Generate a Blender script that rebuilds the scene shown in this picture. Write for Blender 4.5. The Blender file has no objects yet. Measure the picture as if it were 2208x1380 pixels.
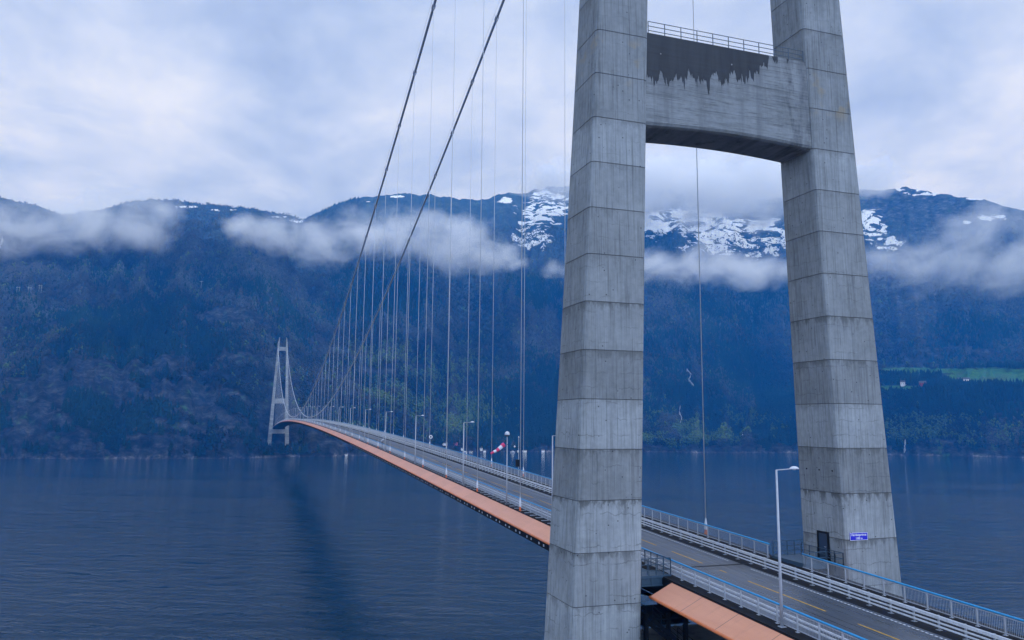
import bpy, math, random
import numpy as np
from mathutils import Vector, Matrix
random.seed(7); rng = np.random.default_rng(11)
S = bpy.context.scene; COL = S.collection
# ------------------------------------------------------------------ camera
CAM = np.array([-59.122, 39.987, 61.856]); YAW, PITCH, ROLL = [math.radians(a) for a in (-18.467, 7.534, 0.48)]; FPX = 1642.5
_f = np.array([math.cos(PITCH)*math.cos(YAW), math.cos(PITCH)*math.sin(YAW), math.sin(PITCH)])
_r = np.cross(_f, [0, 0, 1.]); _r /= np.linalg.norm(_r); _u = np.cross(_r, _f)
RT = math.cos(ROLL)*_r + math.sin(ROLL)*_u; UP = -math.sin(ROLL)*_r + math.cos(ROLL)*_u; FW = _f
cd = bpy.data.cameras.new('camera'); cam = bpy.data.objects.new('camera', cd); COL.objects.link(cam)
cam.matrix_world = Matrix(((RT[0], UP[0], -FW[0], CAM[0]), (RT[1], UP[1], -FW[1], CAM[1]), (RT[2], UP[2], -FW[2], CAM[2]), (0, 0, 0, 1)))
cd.sensor_width = 36; cd.lens = FPX/2208*36; cd.clip_start = 1; cd.clip_end = 60000
S.camera = cam
S.view_settings.view_transform = 'Standard'; S.view_settings.look = 'None'; S.view_settings.exposure = 0.0; S.view_settings.gamma = 1
S.cycles.use_denoising = True; S.cycles.volume_bounces = 8; S.cycles.max_bounces = 10; S.cycles.transparent_max_bounces = 12
S.cycles.volume_step_rate = 1.0; S.cycles.volume_max_steps = 256
# ------------------------------------------------------------------ world + sun
SUN_EL, SUN_AZ = math.radians(42), math.radians(215)         # direction to the sun, azimuth measured from +x counter-clockwise
w = bpy.data.worlds.new('World'); S.world = w; w.use_nodes = True

class NT:
    """small helper to write node trees"""
    def __init__(s, tree): s.t = tree; s.n = tree.nodes; s.l = tree.links
    def add(s, typ, **kw):
        n = s.n.new(typ)
        for k, v in kw.items(): setattr(n, k, v)
        return n
    def put(s, sock, v):
        if isinstance(v, bpy.types.NodeSocket): s.l.new(v, sock)
        elif v is not None: sock.default_value = v
    def m(s, op, a, b=None, c=None, clamp=False):
        n = s.add('ShaderNodeMath', operation=op, use_clamp=clamp)
        for i, v in enumerate((a, b, c)): s.put(n.inputs[i], v)
        return n.outputs[0]
    def vm(s, op, a, b=None, scale=None):
        n = s.add('ShaderNodeVectorMath', operation=op); s.put(n.inputs[0], a)
        if b is not None: s.put(n.inputs[1], b)
        if scale is not None: s.put(n.inputs['Scale'], scale)
        return n.outputs['Value'] if op in ('LENGTH', 'DOT_PRODUCT') else n.outputs['Vector']
    def noise(s, vec, scale, detail=4, rough=.55, dist=0., dims='3D'):
        n = s.add('ShaderNodeTexNoise', noise_dimensions=dims)
        if vec is not None: s.l.new(vec, n.inputs['Vector'])
        n.inputs['Scale'].default_value = scale; n.inputs['Detail'].default_value = detail
        n.inputs['Roughness'].default_value = rough; n.inputs['Distortion'].default_value = dist
        return n.outputs['Fac']
    def ramp(s, fac, stops, interp='LINEAR'):
        n = s.add('ShaderNodeValToRGB'); s.l.new(fac, n.inputs[0]); r = n.color_ramp; r.interpolation = interp
        while len(r.elements) < len(stops): r.elements.new(.5)
        for e, (p, c) in zip(r.elements, stops): e.position = p; e.color = (c if len(c) == 4 else (*c, 1)) if isinstance(c, tuple) else (c, c, c, 1)
        return n.outputs['Color']
    def mapr(s, v, a, b, c=0., d=1., smooth=False):
        n = s.add('ShaderNodeMapRange'); n.clamp = True
        if smooth: n.interpolation_type = 'SMOOTHSTEP'
        for i, x in enumerate((v, a, b, c, d)): s.put(n.inputs[i], x)
        return n.outputs[0]
    def mix(s, fac, a, b, mode='MIX'):
        n = s.add('ShaderNodeMix', data_type='RGBA', blend_type=mode)
        s.put(n.inputs[0], fac)
        for i, v in ((6, a), (7, b)): s.put(n.inputs[i], (*v, 1) if isinstance(v, tuple) and len(v) == 3 else v)
        return n.outputs[2]
    def sep(s, vec):
        n = s.add('ShaderNodeSeparateXYZ'); s.l.new(vec, n.inputs[0]); return n.outputs
    def comb(s, x, y, z):
        n = s.add('ShaderNodeCombineXYZ')
        for i, v in enumerate((x, y, z)): s.put(n.inputs[i], v)
        return n.outputs[0]

k = NT(w.node_tree); k.n.clear()
sky = k.add('ShaderNodeTexSky', sky_type='NISHITA', sun_disc=False)
sky.sun_elevation = SUN_EL; sky.sun_rotation = math.radians(90)-SUN_AZ; sky.air_density = 1.4; sky.ozone_density = 2
gen = k.add('ShaderNodeTexCoord').outputs['Generated']
dx, dy, dz = k.sep(gen)
zc = k.m('ADD', k.m('MAXIMUM', dz, 0.), .17)
pl = k.comb(k.m('DIVIDE', dx, zc), k.m('DIVIDE', dy, zc), 0.)
n1 = k.noise(k.vm('ADD', pl, (3.3, 1.7, 0)), .85, 7, .56, .3)
n2 = k.noise(k.vm('ADD', pl, (9.1, 4.2, 0)), 3.2, 7, .6, .4)
nn = k.m('ADD', k.m('MULTIPLY', n1, .68), k.m('MULTIPLY', n2, .32))
cl = k.ramp(nn, [(.36, (4.9, 6.1, 8.9)), (.44, (6.5, 7.8, 10.7)), (.51, (8.4, 9.5, 12.0)), (.60, (11.0, 11.6, 13.0))])
hz = k.mapr(dz, .08, .5, 0., 1.)
cl = k.mix(1., cl, k.ramp(hz, [(0., (1.0, 1.0, 1.04)), (1., (.90, .95, 1.02))]), 'MULTIPLY')
cl = k.mix(1., cl, k.ramp(k.mapr(dx, .45, -.8, 0., 1.), [(0., (1., 1., 1.)), (.35, (1.05, 1.12, 1.25)), (1., (1.0, 1.0, 1.0))]), 'MULTIPLY'); cl = k.vm('MULTIPLY', cl, k.comb(k.mapr(dx, .35, -.9, 1., 1.9), k.mapr(dx, .35, -.9, 1., 2.15), k.mapr(dx, .35, -.9, 1., 2.5)))     # the overcast is thinner behind the viewer
colr = k.mix(.95, sky.outputs[0], cl)
bg = k.add('ShaderNodeBackground'); k.l.new(colr, bg.inputs['Color']); bg.inputs['Strength'].default_value = 0.08
out = k.add('ShaderNodeOutputWorld'); k.l.new(bg.outputs[0], out.inputs['Surface'])
sd = bpy.data.lights.new('sun', 'SUN'); so = bpy.data.objects.new('sun', sd); COL.objects.link(so)
sd.energy = 0.5; sd.angle = math.radians(35); sd.color = (1, .96, .9)
tos = Vector((math.cos(SUN_EL)*math.cos(SUN_AZ), math.cos(SUN_EL)*math.sin(SUN_AZ), math.sin(SUN_EL)))
so.rotation_euler = tos.to_track_quat('Z', 'Y').to_euler()
HAZE_COL, HAZE_DEN = (.012, .32, 1.0), 1.5e-4

# ------------------------------------------------------------------ helpers: rays of the survey camera, meshes, materials
def ray(u, v): return (u-1104)/FPX*RT - (v-690)/FPX*UP + FW
def azte(u, v):
    d = ray(u, v); return math.atan2(d[1], d[0]), d[2]/math.hypot(d[0], d[1])
def DZ(x): return 60.91-(x-655.)**2/36680.7
def CZ(x): return 63.52+120.57*((x-655.)/655)**2

class MB:
    def __init__(s): s.v = []; s.f = []
    def quad_loft(s, rings, closed=True, cap=True):
        b = len(s.v); n = len(rings[0])
        for r in rings: s.v += [tuple(p) for p in r]
        for i in range(len(rings)-1):
            for j in range(n if closed else n-1):
                a, c = b+i*n+j, b+i*n+(j+1) % n
                s.f.append((a, c, c+n, a+n))
        if cap and closed:
            s.f.append(tuple(b+j for j in range(n))[::-1]); s.f.append(tuple(b+(len(rings)-1)*n+j for j in range(n)))
    def box(s, x0, x1, y0, y1, z0, z1):
        s.quad_loft([[(x0, y0, z), (x1, y0, z), (x1, y1, z), (x0, y1, z)] for z in (z0, z1)])
    def beam(s, a, b, w=.1, h=None, cap=True):
        h = h or w; a, b = Vector(a), Vector(b); d = (b-a).normalized()
        up = Vector((0, 0, 1)) if abs(d.z) < .95 else Vector((1, 0, 0))
        r = d.cross(up).normalized()*w/2; q = r.cross(d).normalized()*h/2
        s.quad_loft([[p-r-q, p+r-q, p+r+q, p-r+q] for p in (a, b)], cap=cap)
    def tube(s, pts, r, n=8, cap=True):
        pts = [Vector(p) for p in pts]; rs = r if isinstance(r, (list, tuple)) else [r]*len(pts); rings = []
        for i, p in enumerate(pts):
            d = (pts[min(i+1, len(pts)-1)]-pts[max(i-1, 0)]).normalized()
            up = Vector((0, 0, 1)) if abs(d.z) < .95 else Vector((0, 1, 0))
            a = d.cross(up).normalized(); b = a.cross(d)
            rings.append([p+rs[i]*(math.cos(t)*a+math.sin(t)*b) for t in (2*math.pi*q/n for q in range(n))])
        s.quad_loft(rings, cap=cap)
    def lathe(s, prof, c=(0, 0, 0), n=16):
        s.quad_loft([[(c[0]+r*math.cos(2*math.pi*q/n), c[1]+r*math.sin(2*math.pi*q/n), c[2]+z) for q in range(n)] for r, z in prof])
    def build(s, name, mat, parent=None, smooth=False, loc=None):
        me = bpy.data.meshes.new(name); me.from_pydata([tuple(p) for p in s.v], [], s.f); me.validate(); me.update()
        if smooth: me.polygons.foreach_set('use_smooth', [True]*len(me.polygons))
        me.materials.append(mat); o = bpy.data.objects.new(name, me); COL.objects.link(o)
        if parent: o.parent = parent
        if loc: o.location = loc
        return o
def tag(o, label=None, cat=None, group=None, kind=None):
    for a, b in (('label', label), ('category', cat), ('group', group), ('kind', kind)):
        if b: o[a] = b
    return o
def empty(name, loc=(0, 0, 0), rz=0.):
    o = bpy.data.objects.new(name, None); COL.objects.link(o); o.location = loc; o.rotation_euler = (0, 0, rz); o.empty_display_size = .1; return o
def copy_tree(o, parent=None):
    c = o.copy(); COL.objects.link(c)
    if parent: c.parent = parent
    for ch in o.children: copy_tree(ch, c)
    return c
ORD = 'first second third fourth fifth sixth seventh eighth ninth tenth eleventh twelfth thirteenth fourteenth fifteenth sixteenth seventeenth eighteenth nineteenth twentieth'.split()

def mat(name, col, rough=.6, metal=0., vary=.12, scale=3., spec=.5, bump=0.):
    m = bpy.data.materials.new(name); m.use_nodes = True; k = NT(m.node_tree); b = k.n['Principled BSDF']
    ob = k.add('ShaderNodeTexCoord').outputs['Object']; n = k.noise(ob, scale, 4)
    c0 = tuple(c*(1-vary) for c in col); c1 = tuple(min(1, c*(1+vary)) for c in col)
    k.l.new(k.ramp(n, [(.3, c0), (.7, c1)]), b.inputs['Base Color'])
    b.inputs['Roughness'].default_value = rough; b.inputs['Metallic'].default_value = metal; b.inputs['Specular IOR Level'].default_value = spec
    if bump:
        bp = k.add('ShaderNodeBump'); bp.inputs['Strength'].default_value = bump; k.l.new(n, bp.inputs['Height']); k.l.new(bp.outputs[0], b.inputs['Normal'])
    return m
M = dict(
    white=mat('white_paint', (.62, .64, .66), .45), galv=mat('galvanised', (.40, .42, .45), .4, .0), blue=mat('blue_paint', (.025, .29, .56), .35),
    dark=mat('dark_steel', (.008, .010, .013), .6, spec=.15), bluesteel=mat('blue_grey_steel', (.035, .075, .115), .5), black=mat('black_surface', (.012, .012, .014), .85, vary=.4, scale=1.5, spec=.2),
    cable=mat('cable_wrap', (.40, .43, .48), .4), hanger=mat('hanger_wire', (.50, .53, .56), .5), oranges=mat('orange_bracket', (.75, .16, .04), .5),
    nose=mat('orange_nose', (.70, .19, .055), .42), red=mat('red_fabric', (.72, .07, .17), .8), clothw=mat('white_fabric', (.75, .75, .78), .8),
    signblue=mat('sign_blue', (.015, .012, .50), .4, vary=.03), signwhite=mat('sign_white', (.8, .8, .82), .5, vary=.02), yellow=mat('yellow_paint', (.50, .27, .03), .7, vary=.4, scale=5),
    roadwhite=mat('white_marking', (.62, .63, .65), .7, vary=.25, scale=9), lens=mat('lamp_glass', (.6, .63, .66), .2), door=mat('door_paint', (.012, .035, .07), .45),
    barn=mat('barn_red', (.30, .05, .06), .8), house=mat('house_white', (.75, .75, .75), .7), roof=mat('roof_slate', (.08, .08, .085), .8), roofred=mat('roof_red', (.28, .07, .06), .8),
    boat=mat('boat_white', (.7, .7, .7), .5), pole=mat('pole_wood', (.36, .40, .34), .8), glass=mat('window_dark', (.02, .025, .03), .2), post=mat('post_grey', (.24, .26, .28), .5), bark=mat('bark', (.06, .045, .035), .9))

def concrete(name, board='v', dark_top=False):
    m = bpy.data.materials.new(name); m.use_nodes = True; k = NT(m.node_tree); b = k.n['Principled BSDF']
    ob = k.add('ShaderNodeTexCoord').outputs['Object']; x, y, z = k.sep(ob)
    lift = k.m('DIVIDE', k.m('SUBTRACT', z, 63.64-80), 4.0); li = k.m('FLOOR', lift); lf = k.m('FRACT', lift)
    wn = k.add('ShaderNodeTexWhiteNoise', noise_dimensions='1D'); k.l.new(li, wn.inputs['W'])
    big = k.noise(ob, .23, 5, .6); fine = k.noise(ob, 2.2, 6, .65)
    base = k.ramp(k.m('ADD', k.m('MULTIPLY', big, .6), k.m('MULTIPLY', fine, .4)), [(.32, (.20, .218, .22)), (.5, (.27, .292, .298)), (.68, (.335, .36, .365))])
    base = k.mix(1., base, k.ramp(wn.outputs['Value'], [(0., .78), (1., 1.12)]), 'MULTIPLY')
    if board == 'v':
        st = k.noise(k.comb(k.m('MULTIPLY', x, 3.2), k.m('MULTIPLY', y, 3.2), k.m('MULTIPLY', z, .10)), 1., 5, .6)
        st2 = k.noise(k.comb(k.m('MULTIPLY', x, 9.), k.m('MULTIPLY', y, 9.), k.m('MULTIPLY', z, .16)), 1., 3, .6)
    else:
        st = k.noise(k.comb(k.m('MULTIPLY', x, .2), k.m('MULTIPLY', y, .12), k.m('MULTIPLY', z, 3.0)), 1., 5, .65)
        st2 = k.noise(k.comb(k.m('MULTIPLY', x, .3), k.m('MULTIPLY', y, .35), k.m('MULTIPLY', z, 8.)), 1., 4, .7)
    base = k.mix(1., base, k.ramp(st, [(.32, .78), (.45, .97), (.7, 1.06)]), 'MULTIPLY')
    base = k.mix(.55 if board == 'v' else .8, base, k.ramp(st2, [(.36, .5), (.44, .95), (.7, 1.15)]), 'MULTIPLY')
    if board == 'v':
        # blotches and runs of dirt under each pour joint, more towards the foot of the tower
        # irregular dark lines of the pour layers (tilted contours of a warped height field)
        wv = k.noise(k.vm('MULTIPLY', ob, (.9, .9, .5)), 1., 4, .6)
        hh = k.m('FRACT', k.m('ADD', k.m('MULTIPLY', z, .8), k.m('MULTIPLY', wv, .75)))
        ln = k.m('MULTIPLY', k.mapr(hh, .0, .08, 1., 0.), k.mapr(k.noise(k.vm('MULTIPLY', ob, (.55, .55, .9)), 1., 3), .47, .57, 0., 1.))
        low = k.mapr(z, 52., 88., 1., .34)
        base = k.mix(k.m('MULTIPLY', k.m('MULTIPLY', ln, low), .62), base, (.065, .068, .068))
        dn = k.noise(k.comb(k.m('MULTIPLY', x, 1.1), k.m('MULTIPLY', y, 1.1), k.m('MULTIPLY', z, .45)), 1., 6, .7)
        wn2 = k.add('ShaderNodeTexWhiteNoise', noise_dimensions='1D'); k.l.new(k.m('ADD', li, 37.), wn2.inputs['W'])
        top = k.m('MULTIPLY', k.mapr(wn2.outputs['Value'], 0., 1., .35, 1.1), k.m('MULTIPLY', k.mapr(lf, .60, .99, 0., 1.), k.mapr(k.m('ADD', dn, k.mapr(lf, .8, 1., -.06, .07)), .47, .58, 0., 1.)))
        base = k.mix(k.m('MULTIPLY', k.m('MULTIPLY', top, low), .92), base, (.06, .062, .058))
        jl = k.m('LESS_THAN', k.m('ABSOLUTE', k.m('SUBTRACT', lf, .5)), .4935)
        base = k.mix(k.m('MULTIPLY', k.m('SUBTRACT', 1., jl), .7), base, (.05, .05, .05))
        # rusty bloom high on the front of one lift
        ru = k.m('MULTIPLY', k.mapr(k.noise(ob, .55, 4), .57, .68, 0., 1.), k.m('MULTIPLY', k.mapr(z, 90., 92., 0., 1.), k.mapr(z, 94.5, 95.6, 1., 0.)))
        base = k.mix(k.m('MULTIPLY', ru, .5), base, (.30, .23, .12))
        pits = k.add('ShaderNodeTexVoronoi'); k.l.new(ob, pits.inputs['Vector']); pits.inputs['Scale'].default_value = 1.25
        base = k.mix(k.m('MULTIPLY', k.m('LESS_THAN', pits.outputs['Distance'], .075), .8), base, (.04, .04, .045))
    if dark_top:
        sm = k.m('MULTIPLY', k.mapr(y, -4.6, -6.6, 0., 1.), k.mapr(k.noise(k.comb(1., k.m('MULTIPLY', y, .9), k.m('MULTIPLY', z, .28)), 1., 5, .65), .46, .60, 0., 1.))
        base = k.mix(k.m('MULTIPLY', sm, k.mapr(st2, .3, .6, .85, .35)), base, (.055, .06, .07))
        sv = k.mapr(k.noise(k.comb(2., k.m('MULTIPLY', y, .8), k.m('MULTIPLY', z, .05)), 1., 4, .6), .52, .66, 0., .45); base = k.mix(sv, base, (.12, .13, .14))
        # wet dark top of the beam with ragged drip ends: the edge drops with narrow fingers
        e1 = k.noise(k.comb(k.m('MULTIPLY', y, .55), 3., 0.), 1., 2, .5); e2 = k.noise(k.comb(k.m('MULTIPLY', y, 1.5), 7., k.m('MULTIPLY', z, .16)), 1., 6, .62, .3)
        slope = k.mapr(y, -7., 9., 94.9, 91.7)
        slope = k.m('ADD', slope, k.mapr(y, -2.5, -5.2, 0., 2.4))
        edge = k.m('SUBTRACT', slope, k.m('MULTIPLY', k.m('SUBTRACT', e2, .47), 7.2)); edge = k.m('SUBTRACT', edge, k.m('MULTIPLY', k.m('SUBTRACT', e1, .5), 2.2))
        wet = k.mapr(k.m('SUBTRACT', z, edge), -.02, .05, 0., 1.)
        wc = k.ramp(st, [(.35, (.003, .005, .008)), (.65, (.010, .016, .023))])
        wv_ = k.noise(k.comb(k.m('MULTIPLY', y, 1.3), 1., k.m('MULTIPLY', z, .12)), 1., 4, .6); base = k.mix(k.m('MULTIPLY', wet, k.mapr(wv_, .35, .65, .90, 1.)), base, wc)
        edge2 = k.m('SUBTRACT', edge, .9)
        base = k.mix(k.m('MULTIPLY', k.mapr(k.m('SUBTRACT', z, edge2), -1.2, 1.6, 0., 1.), .38), base, (.12, .125, .13))
        pits = k.add('ShaderNodeTexVoronoi'); k.l.new(ob, pits.inputs['Vector']); pits.inputs['Scale'].default_value = .9
        base = k.mix(k.m('LESS_THAN', pits.outputs['Distance'], .07), base, (.25, .25, .25))
    k.l.new(base, b.inputs['Base Color']); b.inputs['Roughness'].default_value = .85; b.inputs['Specular IOR Level'].default_value = .08
    bp = k.add('ShaderNodeBump'); bp.inputs['Strength'].default_value = .25; bp.inputs['Distance'].default_value = .02
    k.l.new(k.m('ADD', st2, fine), bp.inputs['Height']); k.l.new(bp.outputs[0], b.inputs['Normal'])
    return m
M['conc'] = concrete('board_marked_concrete'); M['beamc'] = concrete('beam_concrete', 'h', True); M['beamp'] = concrete('plain_beam_concrete', 'h')

def asphalt():
    m = bpy.data.materials.new('asphalt'); m.use_nodes = True; k = NT(m.node_tree); b = k.n['Principled BSDF']
    ob = k.add('ShaderNodeTexCoord').outputs['Object']; x, y, z = k.sep(ob)
    tr = k.noise(k.comb(k.m('MULTIPLY', x, .012), k.m('MULTIPLY', y, 1.7), 0.), 1., 4, .6)
    tr2 = k.noise(k.comb(k.m('MULTIPLY', x, .05), k.m('MULTIPLY', y, 4.5), 0.), 1., 4, .6)
    gr = k.noise(ob, 18., 4, .7); pa = k.noise(ob, .35, 4, .6)
    c = k.ramp(k.m('ADD', k.m('MULTIPLY', tr, .55), k.m('MULTIPLY', tr2, .45)), [(.36, (.024, .029, .038)), (.5, (.048, .057, .072)), (.64, (.085, .097, .118))])
    c = k.mix(.5, c, k.ramp(gr, [(.3, .55), (.7, 1.35)]), 'MULTIPLY'); c = k.mix(.5, c, k.ramp(pa, [(.35, .7), (.65, 1.2)]), 'MULTIPLY')
    jt = k.mapr(k.m('ABSOLUTE', k.m('SUBTRACT', x, k.m('ADD', .9, k.m('MULTIPLY', pa, .6)))), 1.0, 1.9, 1., 0.)
    c = k.mix(k.m('MULTIPLY', jt, .7), c, (.035, .034, .036))
    k.l.new(c, b.inputs['Base Color']); k.l.new(k.mapr(tr, .35, .65, .24, .42), b.inputs['Roughness'])
    return m
M['asphalt'] = asphalt()

def wing_mat():
    m = bpy.data.materials.new('orange_panel'); m.use_nodes = True; k = NT(m.node_tree); b = k.n['Principled BSDF']
    ob = k.add('ShaderNodeTexCoord').outputs['Object']; x, y, z = k.sep(ob)
    n = k.noise(k.comb(k.m('MULTIPLY', x, .25), k.m('MULTIPLY', y, 1.4), z), 1., 5, .6)
    c = k.ramp(n, [(.3, (.68, .255, .125)), (.7, (.76, .305, .155))])
    pid = k.m('FLOOR', k.m('DIVIDE', k.m('ADD', x, 2.8), 4.53)); wn = k.add('ShaderNodeTexWhiteNoise', noise_dimensions='1D'); k.l.new(pid, wn.inputs['W'])
    c = k.mix(1., c, k.ramp(wn.outputs['Value'], [(0., .92), (1., 1.06)]), 'MULTIPLY')
    g = k.noise(k.comb(k.m('MULTIPLY', x, 2.2), k.m('MULTIPLY', y, .35), 0.), 1., 5, .65); c = k.mix(.22, c, k.ramp(g, [(.34, .62), (.46, 1.), (.7, 1.06)]), 'MULTIPLY')
    fr = k.m('FRACT', k.m('DIVIDE', k.m('ADD', x, 2.8), 4.53)); seam = k.m('LESS_THAN', k.m('ABSOLUTE', k.m('SUBTRACT', fr, .5)), .494)
    c = k.mix(k.m('MULTIPLY', k.m('SUBTRACT', 1., seam), k.mapr(x, -2., 6., .85, .10)), c, (.10, .045, .03))
    k.l.new(c, b.inputs['Base Color']); b.inputs['Roughness'].default_value = .32; b.inputs['Specular IOR Level'].default_value = .7
    return m
M['wing'] = wing_mat()

# ------------------------------------------------------------------ terrain: one height field of several ridges across the fjord
def lay(pts):
    a = sorted((azte(u, v)[0], azte(u, v)[1], r) for u, v, r in pts)
    az, te, r = map(np.array, zip(*a)); return az, CAM[2]+r*te, r
SHORE = [(-500, 995, 1480), (0, 990, 1356), (200, 990, 1310), (400, 990, 1274), (520, 988, 1272), (590, 988, 1300), (640, 987, 1310), (700, 985, 1322), (800, 982, 1367), (1000, 975, 1517), (1180, 975, 1550), (1400, 975, 1617),
         (1560, 977, 1635), (1700, 977, 1705), (2000, 983, 1730), (2208, 987, 1770), (2800, 990, 1800)]
_sh = sorted((azte(u, v)[0], r) for u, v, r in SHORE); SH_AZ, SH_R = map(np.array, zip(*_sh))
LAYERS = [  # crest points (u, v, distance), rise exponent, fall behind the crest
    (lay([(-600, 760, 1750), (0, 770, 1700), (100, 745, 1700), (200, 724, 1690), (260, 726, 1680), (330, 745, 1650), (430, 790, 1600), (500, 828, 1560), (560, 868, 1520), (620, 905, 1480), (680, 940, 1440), (760, 965, 1440), (900, 985, 1500), (1100, 1000, 1600), (2800, 1000, 1800)]), .62, .25),
    (lay([(-600, 480, 2300), (-200, 492, 2300), (0, 498, 2300), (150, 492, 2280), (300, 484, 2280), (420, 476, 2280), (500, 484, 2250), (558, 511, 2200), (602, 545, 2150), (647, 620, 2060), (700, 710, 1950), (760, 800, 1830), (850, 890, 1700), (960, 960, 1620), (1100, 990, 1620), (2800, 1000, 1800)]), .95, .35),
    (lay([(-600, 400, 2900), (-200, 415, 2900), (0, 430, 2900), (60, 444, 2900), (130, 466, 2900), (190, 458, 2900), (250, 445, 2900), (280, 435, 2850), (370, 430, 2850), (440, 438, 2850), (520, 447, 2850), (600, 462, 2850), (650, 470, 2850), (680, 455, 2850), (740, 438, 2850),
          (800, 426, 2850), (860, 419, 2850), (920, 420, 2850), (1000, 427, 2850), (1080, 426, 2900), (1120, 420, 2950), (1160, 412, 3000), (1220, 402, 3000), (1300, 396, 3000), (1400, 405, 3050), (1500, 420, 3050), (1600, 425, 3050), (1690, 425, 3050), (1760, 420, 3050), (1850, 414, 3000),
          (1900, 407, 3000), (1950, 407, 3000), (2000, 411, 3000), (2060, 420, 3000), (2120, 432, 3000), (2160, 444, 3000), (2208, 452, 3000), (2800, 420, 3000)]), 1.22, .30),
    (lay([(-600, 1100, 1900), (1150, 1010, 1900), (1300, 985, 1850), (1500, 960, 1850), (1700, 900, 1850), (1850, 860, 1880), (1900, 852, 1900), (2000, 842, 1920), (2100, 843, 1930), (2208, 846, 1940), (2500, 846, 1950), (2800, 850, 1950)]), .8, -.20),
]
E_AZ, E_V = [np.array(q) for q in zip(*sorted((azte(u, 900)[0], e) for u, e in ((-600, 1.22), (1150, 1.22), (1500, 1.6), (1850, 2.5), (2800, 2.7))))]
def hash2(ix, iy, seed):
    h = (ix.astype(np.int64)*374761393 + iy.astype(np.int64)*668265263 + seed*974711) & 0x7fffffff
    h = ((h ^ (h >> 13))*1274126177) & 0x7fffffff
    return ((h ^ (h >> 16)) & 0xffff)/65535.
def vnoise(x, y, seed=0):
    ix, iy = np.floor(x), np.floor(y); fx, fy = x-ix, y-iy; fx = fx*fx*(3-2*fx); fy = fy*fy*(3-2*fy)
    a, b, c, d = hash2(ix, iy, seed), hash2(ix+1, iy, seed), hash2(ix, iy+1, seed), hash2(ix+1, iy+1, seed)
    return (a*(1-fx)+b*fx)*(1-fy)+(c*(1-fx)+d*fx)*fy
def fbm(x, y, oct=5, seed=0, ridge=False):
    s = 0; a = 1; t = 0
    for o in range(oct):
        n = vnoise(x*2**o+o*17.3, y*2**o-o*9.1, seed+o)
        s = s+a*((1-abs(2*n-1)) if ridge else n); t += a; a *= .5
    return s/t
def gully(x, y, az, r): return fbm(az*34+fbm(x/700, y/700, 3, 31)*1.3, r/900, 5, 3, True)
def terrain(x, y):
    x = np.asarray(x, float); y = np.asarray(y, float)
    X, Y = x-CAM[0], y-CAM[1]; az = np.arctan2(Y, X); r = np.hypot(X, Y)
    rs = np.interp(az, SH_AZ, SH_R); wig = (fbm(az*90, az*0+2.5, 4, 5)-.5)*26; rs = rs+wig
    H = None
    for (la, lz, lr), e, fall in LAYERS:
        if e > 1.2: e = np.interp(az, E_AZ, E_V)
        rc = np.interp(az, la, lr); zc = np.maximum(np.interp(az, la, lz), 0)
        t = np.clip((r-rs)/(rc-rs), 0, 1); h = zc*t**e
        if fall >= 0: h = np.where(r > rc, zc-(r-rc)*fall, h)
        else: h = np.where(r > rc, zc+(r-rc)*.16, h)*np.where(r > rc+420, 0, 1)
        if H is None: H = h
        else:
            kk = np.clip(36-abs(H-h), 0, None)/36; H = np.maximum(H, h)+kk*kk*9
    d = r-rs; dry = np.clip(d/70, 0, 1)
    lz2 = LAYERS[2][0]; near_crest = np.clip((H/np.maximum(np.interp(az, lz2[0], lz2[1]), 1)-.72)/.25, 0, 1)
    g = gully(x, y, az, r)-.62                # gullies running down the slope
    n = fbm(x/240, y/240, 6, 8)-.5; nf = fbm(x/45, y/45, 4, 21)-.5
    amp = (18+.07*np.minimum(H, 700))*(1-.72*near_crest)
    H = H+dry*(g*amp*1.9+n*amp*1.9+nf*(9-5*near_crest))
    cl = fbm(x/120, y/120, 4, 44)
    H = H+dry*6*np.clip((cl-.5)*6, 0, 1)*np.clip(1-d/500, 0, 1)*1.5
    # the rock ledge and the blasted cutting behind the far tower
    lx, ly = x-1310, y
    led = np.clip((46-abs(ly+4))/16, 0, 1)*np.clip((lx+110)/10, 0, 1)*np.clip((26-lx)/5, 0, 1)
    H = H*(1-led)+led*np.minimum(H, 7.6+.02*np.minimum(lx, 0)+1.5*(fbm(x/9, y/9, 3, 15)-.5))
    wall = np.clip((40-abs(ly+1))/8, 0, 1)*np.clip((lx-24)/7, 0, 1)*np.clip((130-lx)/60, 0, 1)
    H = np.maximum(H, wall*(62+14*(fbm(ly/16, lx/30, 3, 77)-.5)))
    ss = np.clip((d+3)/16, 0, 1); ss = ss*ss*(3-2*ss)
    return np.where(ss < 1, -6+(np.maximum(H, 0)+6+2.6*fbm(x/14, y/14, 3, 12))*ss, np.maximum(H, 0)+2.6*fbm(x/14, y/14, 3, 12))
def hit(u, v, r0=1150., r1=4200.):
    d = ray(u, v); d = d/math.hypot(d[0], d[1]); rr = np.arange(r0, r1, 2.5)
    P = CAM[None]+rr[:, None]*d[None]; hz = terrain(P[:, 0], P[:, 1]); i = int(np.argmax(hz >= P[:, 2])) if (hz >= P[:, 2]).any() else len(rr)-1
    return Vector((P[i, 0], P[i, 1], hz[i])), rr[i]

NA, NR = 1000, 520
AZ = np.linspace(azte(2760, 900)[0], azte(-560, 900)[0], NA)
tt = np.linspace(0, 1, NR)**1.35
rs0 = np.interp(AZ, SH_AZ, SH_R)-45
RR = rs0[:, None]+(4150-rs0)[:, None]*tt[None]
TX = CAM[0]+RR*np.cos(AZ)[:, None]; TY = CAM[1]+RR*np.sin(AZ)[:, None]; TZ = terrain(TX, TY)
def screen(x, y, z):
    D = np.stack([x-CAM[0], y-CAM[1], z-CAM[2]], -1); zz = D@FW; return 1104+FPX*(D@RT)/zz, 690-FPX*(D@UP)/zz
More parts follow.
